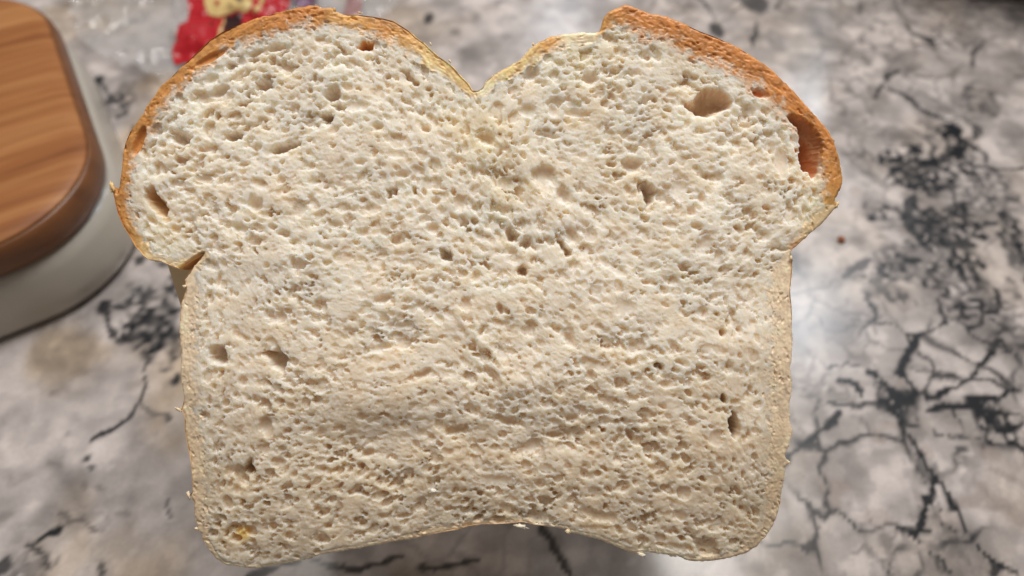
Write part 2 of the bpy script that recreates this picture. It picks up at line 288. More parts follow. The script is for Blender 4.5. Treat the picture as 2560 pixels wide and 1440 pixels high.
# traced cavities: x, y, rx, ry, angle(deg, image), depth(px), raggedness
HOLES = [(345,352,12,42,22,30,.05),(528,141,50,10,-30,20,.08),(700,34,34,9,-5,16,.3),
 (546,226,28,14,-28,22,.2),(692,118,28,11,-12,22,.2),(640,130,22,9,-22,18,.2),(525,195,26,13,-25,14,.2),
 (508,447,27,12,5,16,.2),(638,511,21,20,20,28,.18),(664,1068,17,32,-15,18,.2),(700,792,17,18,0,16,.3),
 (1330,182,24,17,-30,22,.2),(1475,196,21,15,0,24,.2),(1410,488,19,28,-25,24,.25),(1430,590,17,28,-25,24,.3),
 (1262,456,24,20,20,12,.2),(1445,281,38,13,8,18,.25),(1320,275,26,20,0,12,.25),(1384,275,13,17,-10,16,.2),(1365,335,30,9,12,18,.3),(1900,231,26,11,20,24,.25),(1865,311,17,9,0,20,.2),(1955,405,18,44,-4,12,.15),(1985,140,30,12,35,20,.3),
 (1812,998,7,13,-20,46,.3),(1646,915,9,8,0,50,.5),(1577,1087,12,16,-15,30,.35),(1652,920,9,6,30,40,.5),(1318,1122,40,22,-12,16,.4),(915,1136,18,10,-20,20,.3),(1476,936,14,16,0,20,.3),(1418,838,20,22,0,10,.2),(1808,832,8,12,0,30,.25),(1848,824,9,10,0,18,.25),
 (1668,960,22,14,12,16,.3),(1605,465,12,18,0,24,.3),(988,478,8,13,5,40,.35),(1060,478,8,10,0,22,.4),(1134,480,8,9,0,20,.3),(1088,500,14,10,0,18,.3),(975,482,7,13,0,40,.4),(1150,505,18,24,20,12,.3),(1080,570,16,14,0,14,.3),(1190,690,14,16,0,16,.3),
 (1165,760,16,20,0,16,.35),(1250,770,9,16,-20,24,.4),(1425,850,16,24,-35,22,.25),(1205,825,8,14,20,22,.4),(1055,935,32,13,-25,18,.3),(945,870,40,12,-15,16,.35),(1140,1075,38,14,-8,24,.35),(1265,1050,48,13,15,22,.35),(1390,1090,26,9,8,22,.35),(1430,1045,22,12,-5,18,.3),(955,748,28,12,-10,18,.3),(1005,815,30,12,-10,12,.3),
 (1700,905,15,8,20,14,.3),(1500,1030,26,9,0,14,.3),(835,560,22,10,0,14,.3),(820,300,16,10,-20,30,.35),(1025,255,18,9,20,18,.4),(945,315,13,12,0,18,.25),(1065,320,15,10,15,22,.25),(1010,435,20,10,0,16,.3),(990,385,22,16,0,10,.3),(900,405,14,10,0,12,.3),(890,265,40,14,-5,10,.3),(565,390,10,6,0,22,.3),(403,360,12,10,0,14,.3),
 (1940,620,14,6,-30,18,.3),(1760,610,22,30,20,12,.3),(1700,470,24,34,10,12,.3),(1830,500,18,9,25,16,.3),(1755,495,10,14,0,18,.3),(1795,640,12,18,0,14,.3),(1920,520,14,7,10,18,.3),(1740,565,18,10,0,16,.3),(1560,770,30,26,0,8,.3),(1240,1200,60,16,5,8,.3),(1500,1290,60,16,10,10,.3),(1010,1290,24,7,-8,14,.3),
 (1840,1005,14,10,0,10,.3),(1730,1060,12,10,0,16,.3),(1625,1130,16,12,0,20,.25),(1690,1145,16,9,-20,18,.25),(1790,1095,20,22,0,10,.2),(1560,1195,14,7,0,16,.3),(1195,1298,14,9,-20,24,.3),(1245,1302,20,12,0,26,.3),(1170,1315,16,8,-10,14,.3),(850,1215,12,5,-45,18,.3),(1635,1370,9,8,0,-6,.3),(780,690,18,9,20,20,.35),(545,700,6,26,10,14,.3),(560,660,12,10,0,10,.3)]
# larger cavities, traced: outline, depth(px), how soft the wall is (px)
POLYS = [([(1710,267),(1715,252),(1735,250),(1742,237),(1752,225),(1768,215),(1791,221),(1810,226),(1825,238),(1832,253),(1827,268),(1810,277),(1791,285),(1771,293),(1754,292),(1737,285),(1723,277)],95,11),
 ([(1967,292),(1973,285),(1988,285),(2009,294),(2029,311),(2048,336),(2058,365),(2056,399),(2051,433),(2029,450),(2019,433),(2002,423),(1996,394),(2000,365),(1995,336),(1990,319),(1978,309),(1968,299)],120,14),
 ([(373,460),(383,462),(388,479),(400,494),(414,504),(416,521),(415,544),(402,542),(388,533),(369,512),(360,492),(365,475)],85,12),
 ([(646,883),(658,875),(678,876),(694,864),(706,881),(721,897),(712,917),(706,939),(692,925),(675,917),(667,897)],60,7),
 ([(526,864),(542,860),(561,862),(568,886),(564,908),(550,914),(528,903),(521,883)],60,8),
 ([(622,1142),(636,1183),(617,1192),(600,1183),(608,1164)],55,6), ([(1832,1023),(1844,1037),(1855,1072),(1847,1092),(1839,1101),(1829,1089),(1823,1072),(1820,1048),(1832,1037)],130,6),
 ([(1600,467),(1610,455),(1627,454),(1635,465),(1650,477),(1642,487),(1635,507),(1620,520),(1612,507),(1610,487)],60,8),
 ([(1097,621),(1107,619),(1127,624),(1134,638),(1131,653),(1114,654),(1100,648)],50,6), ([(1260,580),(1270,563),(1280,568),(1302,587),(1292,604),(1270,607)],46,6),
 ([(1297,607),(1314,590),(1330,592),(1331,614),(1314,624),(1299,616)],38,6), ([(1290,677),(1307,658),(1319,672),(1316,690),(1297,690)],44,5),
 ([(1387,597),(1409,595),(1416,614),(1431,624),(1431,638),(1416,646),(1401,619)],44,6), ([(1324,427),(1353,410),(1384,417),(1393,436),(1392,470),(1375,463),(1360,495),(1343,468),(1328,449)],17,9),
 ([(1200,327),(1220,327),(1232,332),(1240,350),(1230,367),(1215,362),(1200,355),(1185,340)],24,7), ([(1552,400),(1570,390),(1600,392),(1610,407),(1600,427),(1575,434),(1555,420)],22,8),
 ([(417,320),(447,323),(480,340),(473,357),(450,367),(427,353)],42,8), ([(553,333),(580,323),(607,330),(603,347),(580,355),(563,348)],50,7), ([(637,203),(660,193),(683,200),(680,217),(660,227),(633,223)],44,7),
 ([(667,380),(687,360),(727,353),(753,350),(752,363),(720,377),(690,387)],44,7), ([(820,217),(843,207),(853,233),(847,250),(820,257),(807,240)],44,8), ([(820,258),(845,250),(870,266),(862,280),(838,276)],30,7), ([(897,107),(907,100),(935,103),(933,123),(907,127),(895,122)],44,6),
 ([(800,285),(822,280),(838,290),(828,302),(804,300)],60,6), ([(965,470),(978,468),(980,495),(968,500)],34,5), ([(1028,468),(1042,462),(1043,484),(1030,487)],34,5)]
# grain: direction of elongation of the small cells (deg, image) at places of the slice
FLOW = [(600,130,-25),(390,300,-55),(320,450,85),(360,590,50),(800,80,0),(980,130,35),(1120,230,50),(1195,300,80),(1300,220,-40),(1450,160,-10),(1650,120,12),(1830,190,28),(1980,320,55),(2050,470,85),(750,350,-18),(500,450,5),(470,600,22),(600,620,20),(620,700,70),
 (900,560,0),(1200,450,60),(1380,560,62),(1280,700,25),(1000,720,-5),(700,800,10),(500,800,88),(480,1000,88),(520,1180,75),(620,1330,10),(900,1000,-10),(760,1200,-5),(1000,1250,-8),(1250,900,40),(1300,1150,10),(1560,1280,15),(1780,1320,5),(1880,1200,70),(1940,1000,88),(1940,800,88),(1900,600,-20),(1650,800,15),(1650,1000,10),(1700,480,10),(1550,300,-5),(1750,350,15)]

def build_slice():
    g = 1.6; x0, x1, y0, y1 = 262, 2118, 0, 1434
    nx = int((x1 - x0) / g); ny = int((y1 - y0) / g)
    gx = x0 + g * np.arange(nx); gy = y0 + g * np.arange(ny)
    X, Y = np.meshgrid(gx.astype(np.float32), gy.astype(np.float32), indexing='ij')
    # signed distance at half resolution, then brought up
    Xh, Yh = X[::2, ::2], Y[::2, ::2]
    dh, ph = seg_dist(Xh, Yh, OUT, True); dh = np.where(inside(Xh, Yh, OUT), dh, -dh)
    def up(a):
        a = np.repeat(np.repeat(a, 2, 0), 2, 1).astype(np.float32)
        p = np.pad(a, 1, mode='edge'); a = (p[:-2, 1:-1] + p[2:, 1:-1] + 2 * p[1:-1, 1:-1] + p[1:-1, :-2] + p[1:-1, 2:]) / 6
        a = a[:nx, :ny]
        return np.pad(a, ((0, nx - a.shape[0]), (0, ny - a.shape[1])), mode='edge')
    sd = up(dh)
    # crust properties travel with the nearest outline point
    outP = np.array(OUT, float); crx = np.array([c[:2] for c in CR], float)
    _, cp = seg_dist(crx[:, 0], crx[:, 1], outP, True)
    o_ = np.argsort(cp); cps = cp[o_]; cv = np.array([CR[i][2:] for i in o_], float); n = len(OUT)
    clin = np.array([lin(*c[1:]) for c in cv])
    def along(p, vals):
        return np.interp(p, np.concatenate([[cps[-1] - n], cps, [cps[0] + n]]), np.concatenate([[vals[-1]], vals, [vals[0]]]))
    thick = 1.12 * up(along(ph, cv[:, 0])); ccol = np.stack([up(along(ph, clin[:, k])) for k in range(3)], -1)
    edge_n = 1.6 * fbm(X / 9, Y / 9, 81, 3) + 0.8 * vnoise(X / 3.1, Y / 3.1, 84)
    sdn = sd + edge_n
    mask = sdn > 0
    # flow field
    fl = np.array(FLOW, float); C = np.zeros(Xh.shape, np.float32); Sn = C.copy()
    for fx, fy, fa in fl:
        wgt = 1 / (((Xh - fx) ** 2 + (Yh - fy) ** 2) / 1e4 + .15) ** 1.6; C += wgt * math.cos(2 * math.radians(fa)); Sn += wgt * math.sin(2 * math.radians(fa))
    ang = 0.5 * np.arctan2(Sn, C); coh = np.hypot(C, Sn)
    # ------------- voids cut by the knife plane
    z = np.zeros((nx, ny), np.float32)
    cb = np.clip(1 - sd / np.maximum(thick, 1), 0, 1)          # 1 at the outline, 0 at the inner edge of crust
    dens = 0.5 + 0.5 * fbm(X / 70, Y / 70, 90, 3) * 1.7
    jx = 3.4 * fbm(X / 11, Y / 11, 91, 3); jy = 3.4 * fbm(X / 11 + 40, Y / 11, 95, 3)
    XW = X + jx; YW = Y + jy
    voids = []
    def pop(N, mean, sig, zmax, asp, keep):
        xs = rng.uniform(x0, x1, N); ys = rng.uniform(y0, y1, N); R = mean * np.exp(sig * rng.standard_normal(N)); zc = rng.uniform(-zmax, 1.0, N)
        a = asp * np.exp(.22 * rng.standard_normal(N)); u = rng.uniform(0, 1, N); jit = rng.normal(0, .35, N)
        ii = np.clip(((xs - x0) / g).astype(int), 0, nx - 1); jj = np.clip(((ys - y0) / g).astype(int), 0, ny - 1)
        s_ = sd[ii, jj]; k_ = cb[ii, jj]; dn = dens[ii, jj]
        ih = np.minimum(ii // 2, Xh.shape[0] - 1); jh = np.minimum(jj // 2, Xh.shape[1] - 1)
        th = ang[ih, jh] + jit
        for q in range(N):
            if s_[q] < 3: continue
            if k_[q] > 0.05:
                if u[q] < 0.1 + .45 * k_[q] or R[q] > 9: continue
                rr = R[q] * .8; aa = a[q] * 1.7
            else:
                if u[q] > keep(dn[q]): continue
                rr = R[q]; aa = a[q]
            voids.append((xs[q], ys[q], rr * math.sqrt(aa), rr / math.sqrt(aa), rr * .8, th[q], zc[q] * (1 + rr / 14) + rr * .3))
    pop(110000, 4.3, .38, 28, 1.5, lambda d: .5 + .6 * d)
    pop(22000, 8.2, .33, 34, 1.4, lambda d: .3 + .8 * d)
    pop(1300, 13, .26, 38, 1.35, lambda d: .15 + .7 * d)
    order = rng.permutation(len(voids))
    def carve(cx, cy, ra, rb, rz, th, zc):
        m = max(ra, rb) + 5
        i0 = int((cx - m - x0) / g); i1 = int((cx + m - x0) / g) + 2; j0 = int((cy - m - y0) / g); j1 = int((cy + m - y0) / g) + 2
        i0 = max(i0, 0); j0 = max(j0, 0)
        if i1 <= i0 or j1 <= j0 or i0 >= nx or j0 >= ny: return
        dx = XW[i0:i1, j0:j1] - cx; dy = YW[i0:i1, j0:j1] - cy; c, s = math.cos(th), math.sin(th)
        q = 1 - ((dx * c + dy * s) / ra) ** 2 - ((-dx * s + dy * c) / rb) ** 2
        h = rz * np.maximum(q, 0) ** .33; zz = z[i0:i1, j0:j1]
        hit = (q > 0) & (zz < zc + h) & (zz > zc - h)
        zz[hit] = (zc - h)[hit]
    for _ in range(2):
        for k in order: carve(*voids[k])
    zsmall = z.copy()
    # soften the deep stacks so cells stay shallow bowls
    z = -34 * (1 - np.exp(z / 30))
    # every last bit of crumb is cells: thin walls between fine cups
    fu = X + .5 * jx; fv = (Y + .5 * jy) * 1.25
    a1, a2 = worley(fu / 6.2, fv / 6.2, 31); b1, b2 = worley(fu / 14.5, fv / 14.5, 32)
    big = sstep(-.25, .25, fbm(X / 45, Y / 45, 130, 3))
    cup = (1 - big) * 1.5 * sstep(.0, .6, a2 - a1) + big * 2.4 * sstep(.0, .5, b2 - b1)
    z -= cup * np.exp(z / 10) * (1 - .6 * cb)
    calm = .54 + .46 * sstep(-.35, .3, fbm(X / 85, Y / 60, 230, 3))
    z *= calm
    hol = np.zeros_like(z)
    # traced cavities (ragged ellipse, round floor)
    brown = np.zeros_like(z)
    for hx, hy, rx, ry, an, dp, rag in HOLES:
        m = max(rx, ry) * 1.6 + 6
        i0 = max(int((hx - m - x0) / g), 0); i1 = int((hx + m - x0) / g) + 2; j0 = max(int((hy - m - y0) / g), 0); j1 = int((hy + m - y0) / g) + 2
        sl = (slice(i0, i1), slice(j0, j1)); dx = X[sl] - hx; dy = Y[sl] - hy; t = math.radians(an); c, s = math.cos(t), math.sin(t)
        r = np.sqrt(((dx * c + dy * s) / rx) ** 2 + ((-dx * s + dy * c) / ry) ** 2)
        r = r + rag * (1.1 * fbm(X[sl] / 16, Y[sl] / 16, 120, 2) + .45 * vnoise(X[sl] / 5, Y[sl] / 5, 124)) + .05
        b = np.sqrt(np.clip(1 - r ** 2, 0, 1)) * dp
        zz = z[sl]; inn = r < 1
        floor = -b + .05 * zz - .6 * np.maximum(0, b / 12)
        z[sl] = np.where(inn, np.minimum(floor, zz * .15 - 1), zz); hol[sl] = np.maximum(hol[sl], sstep(1.0, .85, r) if False else np.where(r < .95, 1.0, 0.0))
    for pts, dp, kk in POLYS:
        p = np.array(pts, float); lo = p.min(0) - 12; hi = p.max(0) + 12
        i0 = max(int((lo[0] - x0) / g), 0); i1 = int((hi[0] - x0) / g) + 2; j0 = max(int((lo[1] - y0) / g), 0); j1 = int((hi[1] - y0) / g) + 2
        sl = (slice(i0, i1), slice(j0, j1)); xx = X[sl] + .55 * jx[sl] + 2.4 * vnoise(X[sl] / 5, Y[sl] / 5, 127); yy = Y[sl] + .55 * jy[sl] + 2.4 * vnoise(X[sl] / 5 + 50, Y[sl] / 5, 128)
        d, _ = seg_dist(xx, yy, p, True); inn = inside(xx, yy, p)
        fl_ = -(dp * 1.5 if dp < 80 else dp) * .8 * (1 - np.exp(-d / kk)) - 3 + 1.6 * fbm(X[sl] / 12, Y[sl] / 12, 129, 2)
        z[sl] = np.where(inn, np.minimum(fl_, -3), z[sl]); hol[sl] = np.where(inn, 1.0, hol[sl])
    # crease between the left shoulder and the side
    cre = [(440,668),(455,661),(477,645),(497,632),(514,628),(506,636),(494,646),(482,660),(472,684),(455,690)]
    dc, _ = seg_dist(X, Y, cre, True); inc = inside(X, Y, cre); crz = np.where(inc, dc, 0)
    z = np.where(inc, np.minimum(z, -10 - 5.5 * crz), z)
    cre2 = [(1976,626),(1955,612),(1930,612),(1905,622),(1935,622),(1960,630)]
    dc2, _ = seg_dist(X, Y, cre2, True); inc2 = inside(X, Y, cre2); z = np.where(inc2, np.minimum(z, -3 - 1.8 * dc2), z)
    # crust: denser, lower, layered parallel to the outline
    cs = sstep(0.0, 0.35, cb)
    lay = fbm(sd / 5 + 2.5 * fbm(X / 30, Y / 30, 140, 2), (X + Y) / 60, 141, 3)
    z = z * (1 - .5 * cs) + (1 - hol) * cs * (1.2 * lay + .9 * fbm(X / 7, Y / 7, 145, 3) - 1.5)
    # torn, fluffy relief of the crumb
    tear = fbm(X / 26, Y / 26, 150, 4); rid = 1 - np.abs(fbm(X / 34 + 3, Y / 34, 155, 3)) * 2.2
    z += (1 - cs) * (1 - .8 * hol) * (1.3 * tear + 1.6 * np.clip(rid, 0, 1) ** 2)
    z += (1 - .75 * hol) * .45 * fbm(X / 6.5, Y / 6.5, 160, 3) + (1 - .6 * hol) * .15 * vnoise(X / 2.3, Y / 2.3, 166)
    z += 9 * fbm(X / 190, Y / 190, 170, 2)
    # torn fibres running with the grain
    fsum = np.zeros_like(z); wsum = np.zeros_like(z)
    for k in range(6):
        a = math.radians(30 * k); wk = up(np.maximum(np.cos(2 * (ang - a)), 0) ** 4 + .02)
        c_, s_ = math.cos(a), math.sin(a); fsum += wk * fbm((XW * c_ + YW * s_) / 20 + 7 * k, (-XW * s_ + YW * c_) / 5.0, 240 + 4 * k, 3); wsum += wk
    z += (1 - cs) * (1 - hol) * 2.3 * fsum / wsum
    # ridges radiating from the notch, hollow bands in the lower half
    def ridge(pts, wd, am):
        d, _ = seg_dist(Xh, Yh, pts); return up(am * np.exp(-(dh * 0 + d) ** 2 / (2 * wd * wd)))
    z += ridge([(1200,260),(1300,400),(1390,540),(1440,680)], 26, 5) + ridge([(1190,300),(1230,480),(1260,560)], 20, 3) + ridge([(1150,780),(1230,880),(1270,960)], 22, 8)
    z += ridge([(800,960),(1000,985),(1200,1000),(1450,930),(1650,900),(1880,880)], 55, 9) + ridge([(560,640),(760,650)], 28, 7) - ridge([(700,1120),(1000,1085),(1300,1090),(1600,1110)], 36, 8) - ridge([(1960,640),(1890,700)], 34, 7)
    # the slice bows: lower part leans away from the light, rim of the underside turned back
    z -= BOW * np.maximum(Y - 900, 0) ** 2
    # rounded rim
    r = 9.0; dd = np.clip(sdn, 0, r); z -= r - np.sqrt(np.maximum(r * r - (r - dd) ** 2, 0))
    zp = np.pad(z, 1, mode='edge'); z = .52 * z + .12 * (zp[:-2, 1:-1] + zp[2:, 1:-1] + zp[1:-1, :-2] + zp[1:-1, 2:])
    # ------------- pigment, with some shade in the lower crumb
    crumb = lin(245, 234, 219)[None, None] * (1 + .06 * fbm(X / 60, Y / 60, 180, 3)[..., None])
    crumb = crumb * (1 - np.array([.05, .085, .14]) * sstep(-.25, .45, fbm(X / 55, Y / 38, 183, 4))[..., None]) * (1 - np.array([.12, .17, .24]) * sstep(650, 1350, Y)[..., None])  # lower crumb tanner: denser dough, plus its dimmer light put into the colour
    # yellower dough near the notch, the left shoulder and the yellow spot
    def spot(x, y, rr): return np.exp(-((X - x) ** 2 + (Y - y) ** 2) / (2 * rr * rr))[..., None]
    crumb = crumb * (1 - np.clip(.8 * spot(1200, 330, 60) + .6 * spot(390, 600, 50) + .9 * spot(2050, 530, 45) + .7 * spot(1450, 110, 60) + .4 * spot(1260, 470, 50), 0, 1) * np.array([.0, .03, .15]))
    ys_ = np.clip(1.1 * spot(603, 1336, 13), 0, .8); crumb = crumb * (1 - ys_) + lin(226, 180, 92) * ys_
    fr = sstep(-.05, .85, np.clip(1 - sd / np.maximum(thick * (1.05 + .5 * fbm(X / 18, Y / 18, 190, 3)), 1), 0, 1) + .22 * fbm(X / 11, Y / 11, 194, 3) * sstep(.0, .15, cb) - .0)
    fr = fr * (cb > 0)
    fr = np.clip(fr * 1.35, 0, 1)[..., None]; ups = up(((ph > 4) & (ph < 104.5)).astype(np.float32))[..., None]; fr = fr * (.72 + .28 * ups)
    var = 1 + .38 * fbm(X / 16, Y / 16, 198, 3)[..., None] + .2 * lay[..., None]
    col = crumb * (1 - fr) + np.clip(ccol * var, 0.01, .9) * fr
    # baked-through cavity walls inside the crust; crumb cavities tanner where deep
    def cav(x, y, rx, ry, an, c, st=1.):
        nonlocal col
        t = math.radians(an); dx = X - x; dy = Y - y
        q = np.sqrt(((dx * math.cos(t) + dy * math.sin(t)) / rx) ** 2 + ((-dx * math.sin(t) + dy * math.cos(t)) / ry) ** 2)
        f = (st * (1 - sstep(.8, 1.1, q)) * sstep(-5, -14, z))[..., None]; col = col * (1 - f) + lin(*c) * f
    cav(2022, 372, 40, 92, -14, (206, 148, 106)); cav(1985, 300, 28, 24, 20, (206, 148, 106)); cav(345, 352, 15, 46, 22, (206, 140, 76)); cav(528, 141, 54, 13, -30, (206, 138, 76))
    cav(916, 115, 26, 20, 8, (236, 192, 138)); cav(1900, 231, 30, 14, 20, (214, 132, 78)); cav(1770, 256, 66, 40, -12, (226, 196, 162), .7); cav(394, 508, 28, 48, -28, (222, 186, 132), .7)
    fc = (inc * sstep(0, 5, dc))[..., None]; col = col * (1 - fc) + lin(206, 150, 92) * fc
    col = np.clip(col, .005, .92).astype(np.float32)
    # ------------- local coordinates; the Empty stands at the base of the slice
    u0 = 0.0; v0 = -(1405 - 720) * S
    root = empty('bread_slice', (0, 0, 0)); root.rotation_euler = (TILT, 0, 0)
    R = Matrix.Rotation(TILT, 4, 'X'); root.location = R @ Vector((0, v0, -D)) + Vector((0, 0, CAM_H))
    tag(root, 'thick slice of white sandwich bread with golden brown two-lobed crust, held above the counter', 'bread slice')
    def loc(px, py, zz):
        kk = 1 + BOW * np.maximum(py - 900, 0) ** 2 / FPX      # the bowed part lies a little farther off
        return np.stack([(px - 1280) * S * kk, -(py - 720) * S * kk - v0, zz * S], -1)
    def dil(m, k):
        for _ in range(k):
            q = np.pad(m, 1); m = q[1:-1, 1:-1] | q[:-2, 1:-1] | q[2:, 1:-1] | q[1:-1, :-2] | q[1:-1, 2:]
        return m
    # the rim turns down into the loaf: cells just outside the outline are folded under the edge
    out = np.minimum(sdn, 0); gxx, gyy = np.gradient(sd, g)
    gl = np.hypot(gxx, gyy) + 1e-6; X2 = X + gxx / gl * (-out + .6 * (out < 0)); Y2 = Y + gyy / gl * (-out + .6 * (out < 0)); z = z + 7 * out
    mask = dil(mask, 3)
    soft = sstep(.06, .46, np.abs(fr[..., 0] - .5)).ravel()
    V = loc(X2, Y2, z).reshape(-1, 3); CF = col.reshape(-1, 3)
    idx = np.arange(nx * ny).reshape(nx, ny)
    Q = np.stack([idx[:-1, :-1], idx[:-1, 1:], idx[1:, 1:], idx[1:, :-1]], -1)
    ok = mask[:-1, :-1] & mask[1:, :-1] & mask[1:, 1:] & mask[:-1, 1:]
    frq = fr[:-1, :-1, 0] > .5; upper = up(((ph > 4) & (ph < 104.5)).astype(np.float32))[:-1, :-1] > .5
    left = (X[:-1, :-1] < 1190)
    def sub(name, sel, mat, par):
        own = np.zeros(nx * ny, bool); own[Q[sel].ravel()] = True
        ext = np.zeros((nx - 1, ny - 1), bool); ext |= dil(sel, 8) & ok      # tucks a little way under its neighbour
        q = Q[ext]; used, inv = np.unique(q, return_inverse=True); vv = V[used].copy(); vv[~own[used], 2] -= 3.0 * S
        return mesh_obj(name, vv, inv.reshape(-1, 4), mat, par, CF[used], attrs={'soft': soft[used]})
    crumb_m = bread_material('bread_crumb_face', 1.0); crust_m = bread_material('bread_crust', .3)
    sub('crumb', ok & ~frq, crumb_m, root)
    a = sub('top_crust', ok & frq & upper & left, crust_m, root); a['label'] = 'golden brown crust over the left lobe'
    b = sub('top_crust', ok & frq & upper & ~left, crust_m, root); b['label'] = 'darker reddish brown crust over the right lobe'
    c = sub('side_crust', ok & frq & ~upper, crust_m, root); c['label'] = 'pale tan crust along the sides and bottom'
    # outer skin round the edge and the cut back face
    P = []
    for i in range(n):
        p, q = outP[i], outP[(i + 1) % n]; m = max(1, int(np.hypot(*(q - p)) / 5))
        for k in range(m): P.append(p + (q - p) * k / m)
    P = np.array(P); m = len(P)
    tn = np.roll(P, -2, 0) - np.roll(P, 2, 0); tn /= np.linalg.norm(tn, axis=1)[:, None] + 1e-9; nr = np.stack([-tn[:, 1], tn[:, 0]], -1)  # points inward or outward
    test = P + nr * 3; inn = inside(test[:, 0], test[:, 1], OUT); nr[~inn] *= -1
    _, pp = seg_dist(P[:, 0], P[:, 1], outP, True); wc = np.stack([along(pp, clin[:, k]) for k in range(3)], -1)
    bow = -BOW * np.maximum(P[:, 1] - 900, 0) ** 2
    K = 16; Z = np.concatenate([[-5, -9], np.linspace(-16, -186, K - 4), [-192, -196]]); rows = []; cols = []
    for k, zk in enumerate(Z):
        ins = 2.0 + (1.2 * (k == 0)) + (3 if k == K - 2 else 8 if k == K - 1 else 0)
        nz = 2.0 * fbm(P[:, 0] / 15 + k * .8, P[:, 1] / 15 + k * .5, 210, 3)
        pk = P + nr * (ins + np.where(k > 0, nz + 1.0, 0))[:, None]
        rows.append(loc(pk[:, 0], pk[:, 1], zk + bow)); cols.append(np.clip(wc * (1 + .25 * fbm(P[:, 0] / 20 + k, P[:, 1] / 20, 214, 3))[:, None], .01, .9))
    WV = np.concatenate(rows); WC = np.concatenate(cols); i = np.arange(m); j = (i + 1) % m
    WF = np.concatenate([np.stack([k * m + i, k * m + j, (k + 1) * m + j, (k + 1) * m + i], -1) for k in range(K - 1)])
    mesh_obj('outer_crust', WV, WF, crust_m, root, WC)
    mesh_obj('back_face', rows[-1], [list(range(m))], crumb_m, root, np.tile(lin(236, 218, 188), (m, 1)), smooth=False)
    # torn flakes that stick out past the edge
    fm = crumb_m
    FL = [(278,466,8,20,-15,YEL),(444,1024,14,5,30,PALE),(470,1240,5,15,-20,PALE),(489,1323,8,5,10,PALE),(2092,513,7,14,35,YEL),(1972,1156,9,6,30,PALE),(1300,1317,26,7,8,(244,234,214)),(1604,1388,16,7,15,(244,234,214)),(1420,1330,10,9,0,PALE),(1680,1388,18,6,10,(244,234,214)),
          (897,30,9,3,10,YEL),(1076,108,3,7,-20,PALE),(1124,151,4,8,-35,PALE),(1333,110,4,6,10,YEL),(460,716,8,7,-20,PALE),(1979,645,5,9,0,PALE),(835,24,6,9,0,ORANGE),(1084,1228,14,9,0,(246,240,226)),(1640,1375,7,12,-20,(244,234,214)),(1060,1335,9,5,-10,PALE)]
    for (fx, fy, rx, ry, an, cc) in FL:
        bm = bmesh.new(); bmesh.ops.create_icosphere(bm, subdivisions=3, radius=1)
        t = math.radians(an); vs = []
        for v in bm.verts:
            p = v.co; k = .62 + .3 * math.sin(9 * p.x + fx) * math.cos(8 * p.y + fy) + .14 * math.sin(19 * p.x + 15 * p.y + 13 * p.z + fy)
            ax, ay, az = p.x * rx * k, p.y * ry * k, p.z * min(rx, ry) * .6 * k
            zb = -BOW * max(fy - 900, 0) ** 2 - (0 if 1084 == fx else 4)
            vs.append(loc(np.float64(fx + ax * math.cos(t) - ay * math.sin(t)), np.float64(fy + ax * math.sin(t) + ay * math.cos(t)), zb + az))
        fs = [[v.index for v in f.verts] for f in bm.faces]; bm.free()
        mesh_obj('flake', np.array(vs), fs, fm, root, np.tile(lin(*cc), (len(vs), 1)))
    return root
def bread_material(name, sss):
    k = NT(name); at = k.add('ShaderNodeAttribute', attribute_name='col'); tc = k.add('ShaderNodeTexCoord')
    n1 = k.add('ShaderNodeTexNoise', i_Scale=2600.0, i_Detail=2.0); k.link(tc.outputs['Object'], n1.inputs['Vector'])
    r = k.add('ShaderNodeMapRange'); r.inputs[3].default_value = .96; r.inputs[4].default_value = 1.04; k.link(n1.outputs[0], r.inputs[0])
    c = k.mix(1.0, at.outputs['Color'], r.outputs[0], 'MULTIPLY'); k.link(c, k.b.inputs['Base Color'])
    k.b.inputs['Roughness'].default_value = .62 if sss > .5 else .42; k.b.inputs['Specular IOR Level'].default_value = .1 if sss > .5 else .45
    k.b.inputs['Subsurface Weight'].default_value = sss
    if sss > .5:
        a2 = k.add('ShaderNodeAttribute', attribute_name='soft'); k.link(a2.outputs['Fac'], k.b.inputs['Subsurface Weight'])
    else:
        a2 = k.add('ShaderNodeAttribute', attribute_name='soft'); mm = k.add('ShaderNodeMath', operation='MULTIPLY'); mm.inputs[1].default_value = sss
        k.link(a2.outputs['Fac'], mm.inputs[0]); k.link(mm.outputs[0], k.b.inputs['Subsurface Weight'])
    k.b.inputs['Subsurface Radius'].default_value = (1, .84, .62); k.b.inputs['Subsurface Scale'].default_value = .003
    return k.m
build_slice()

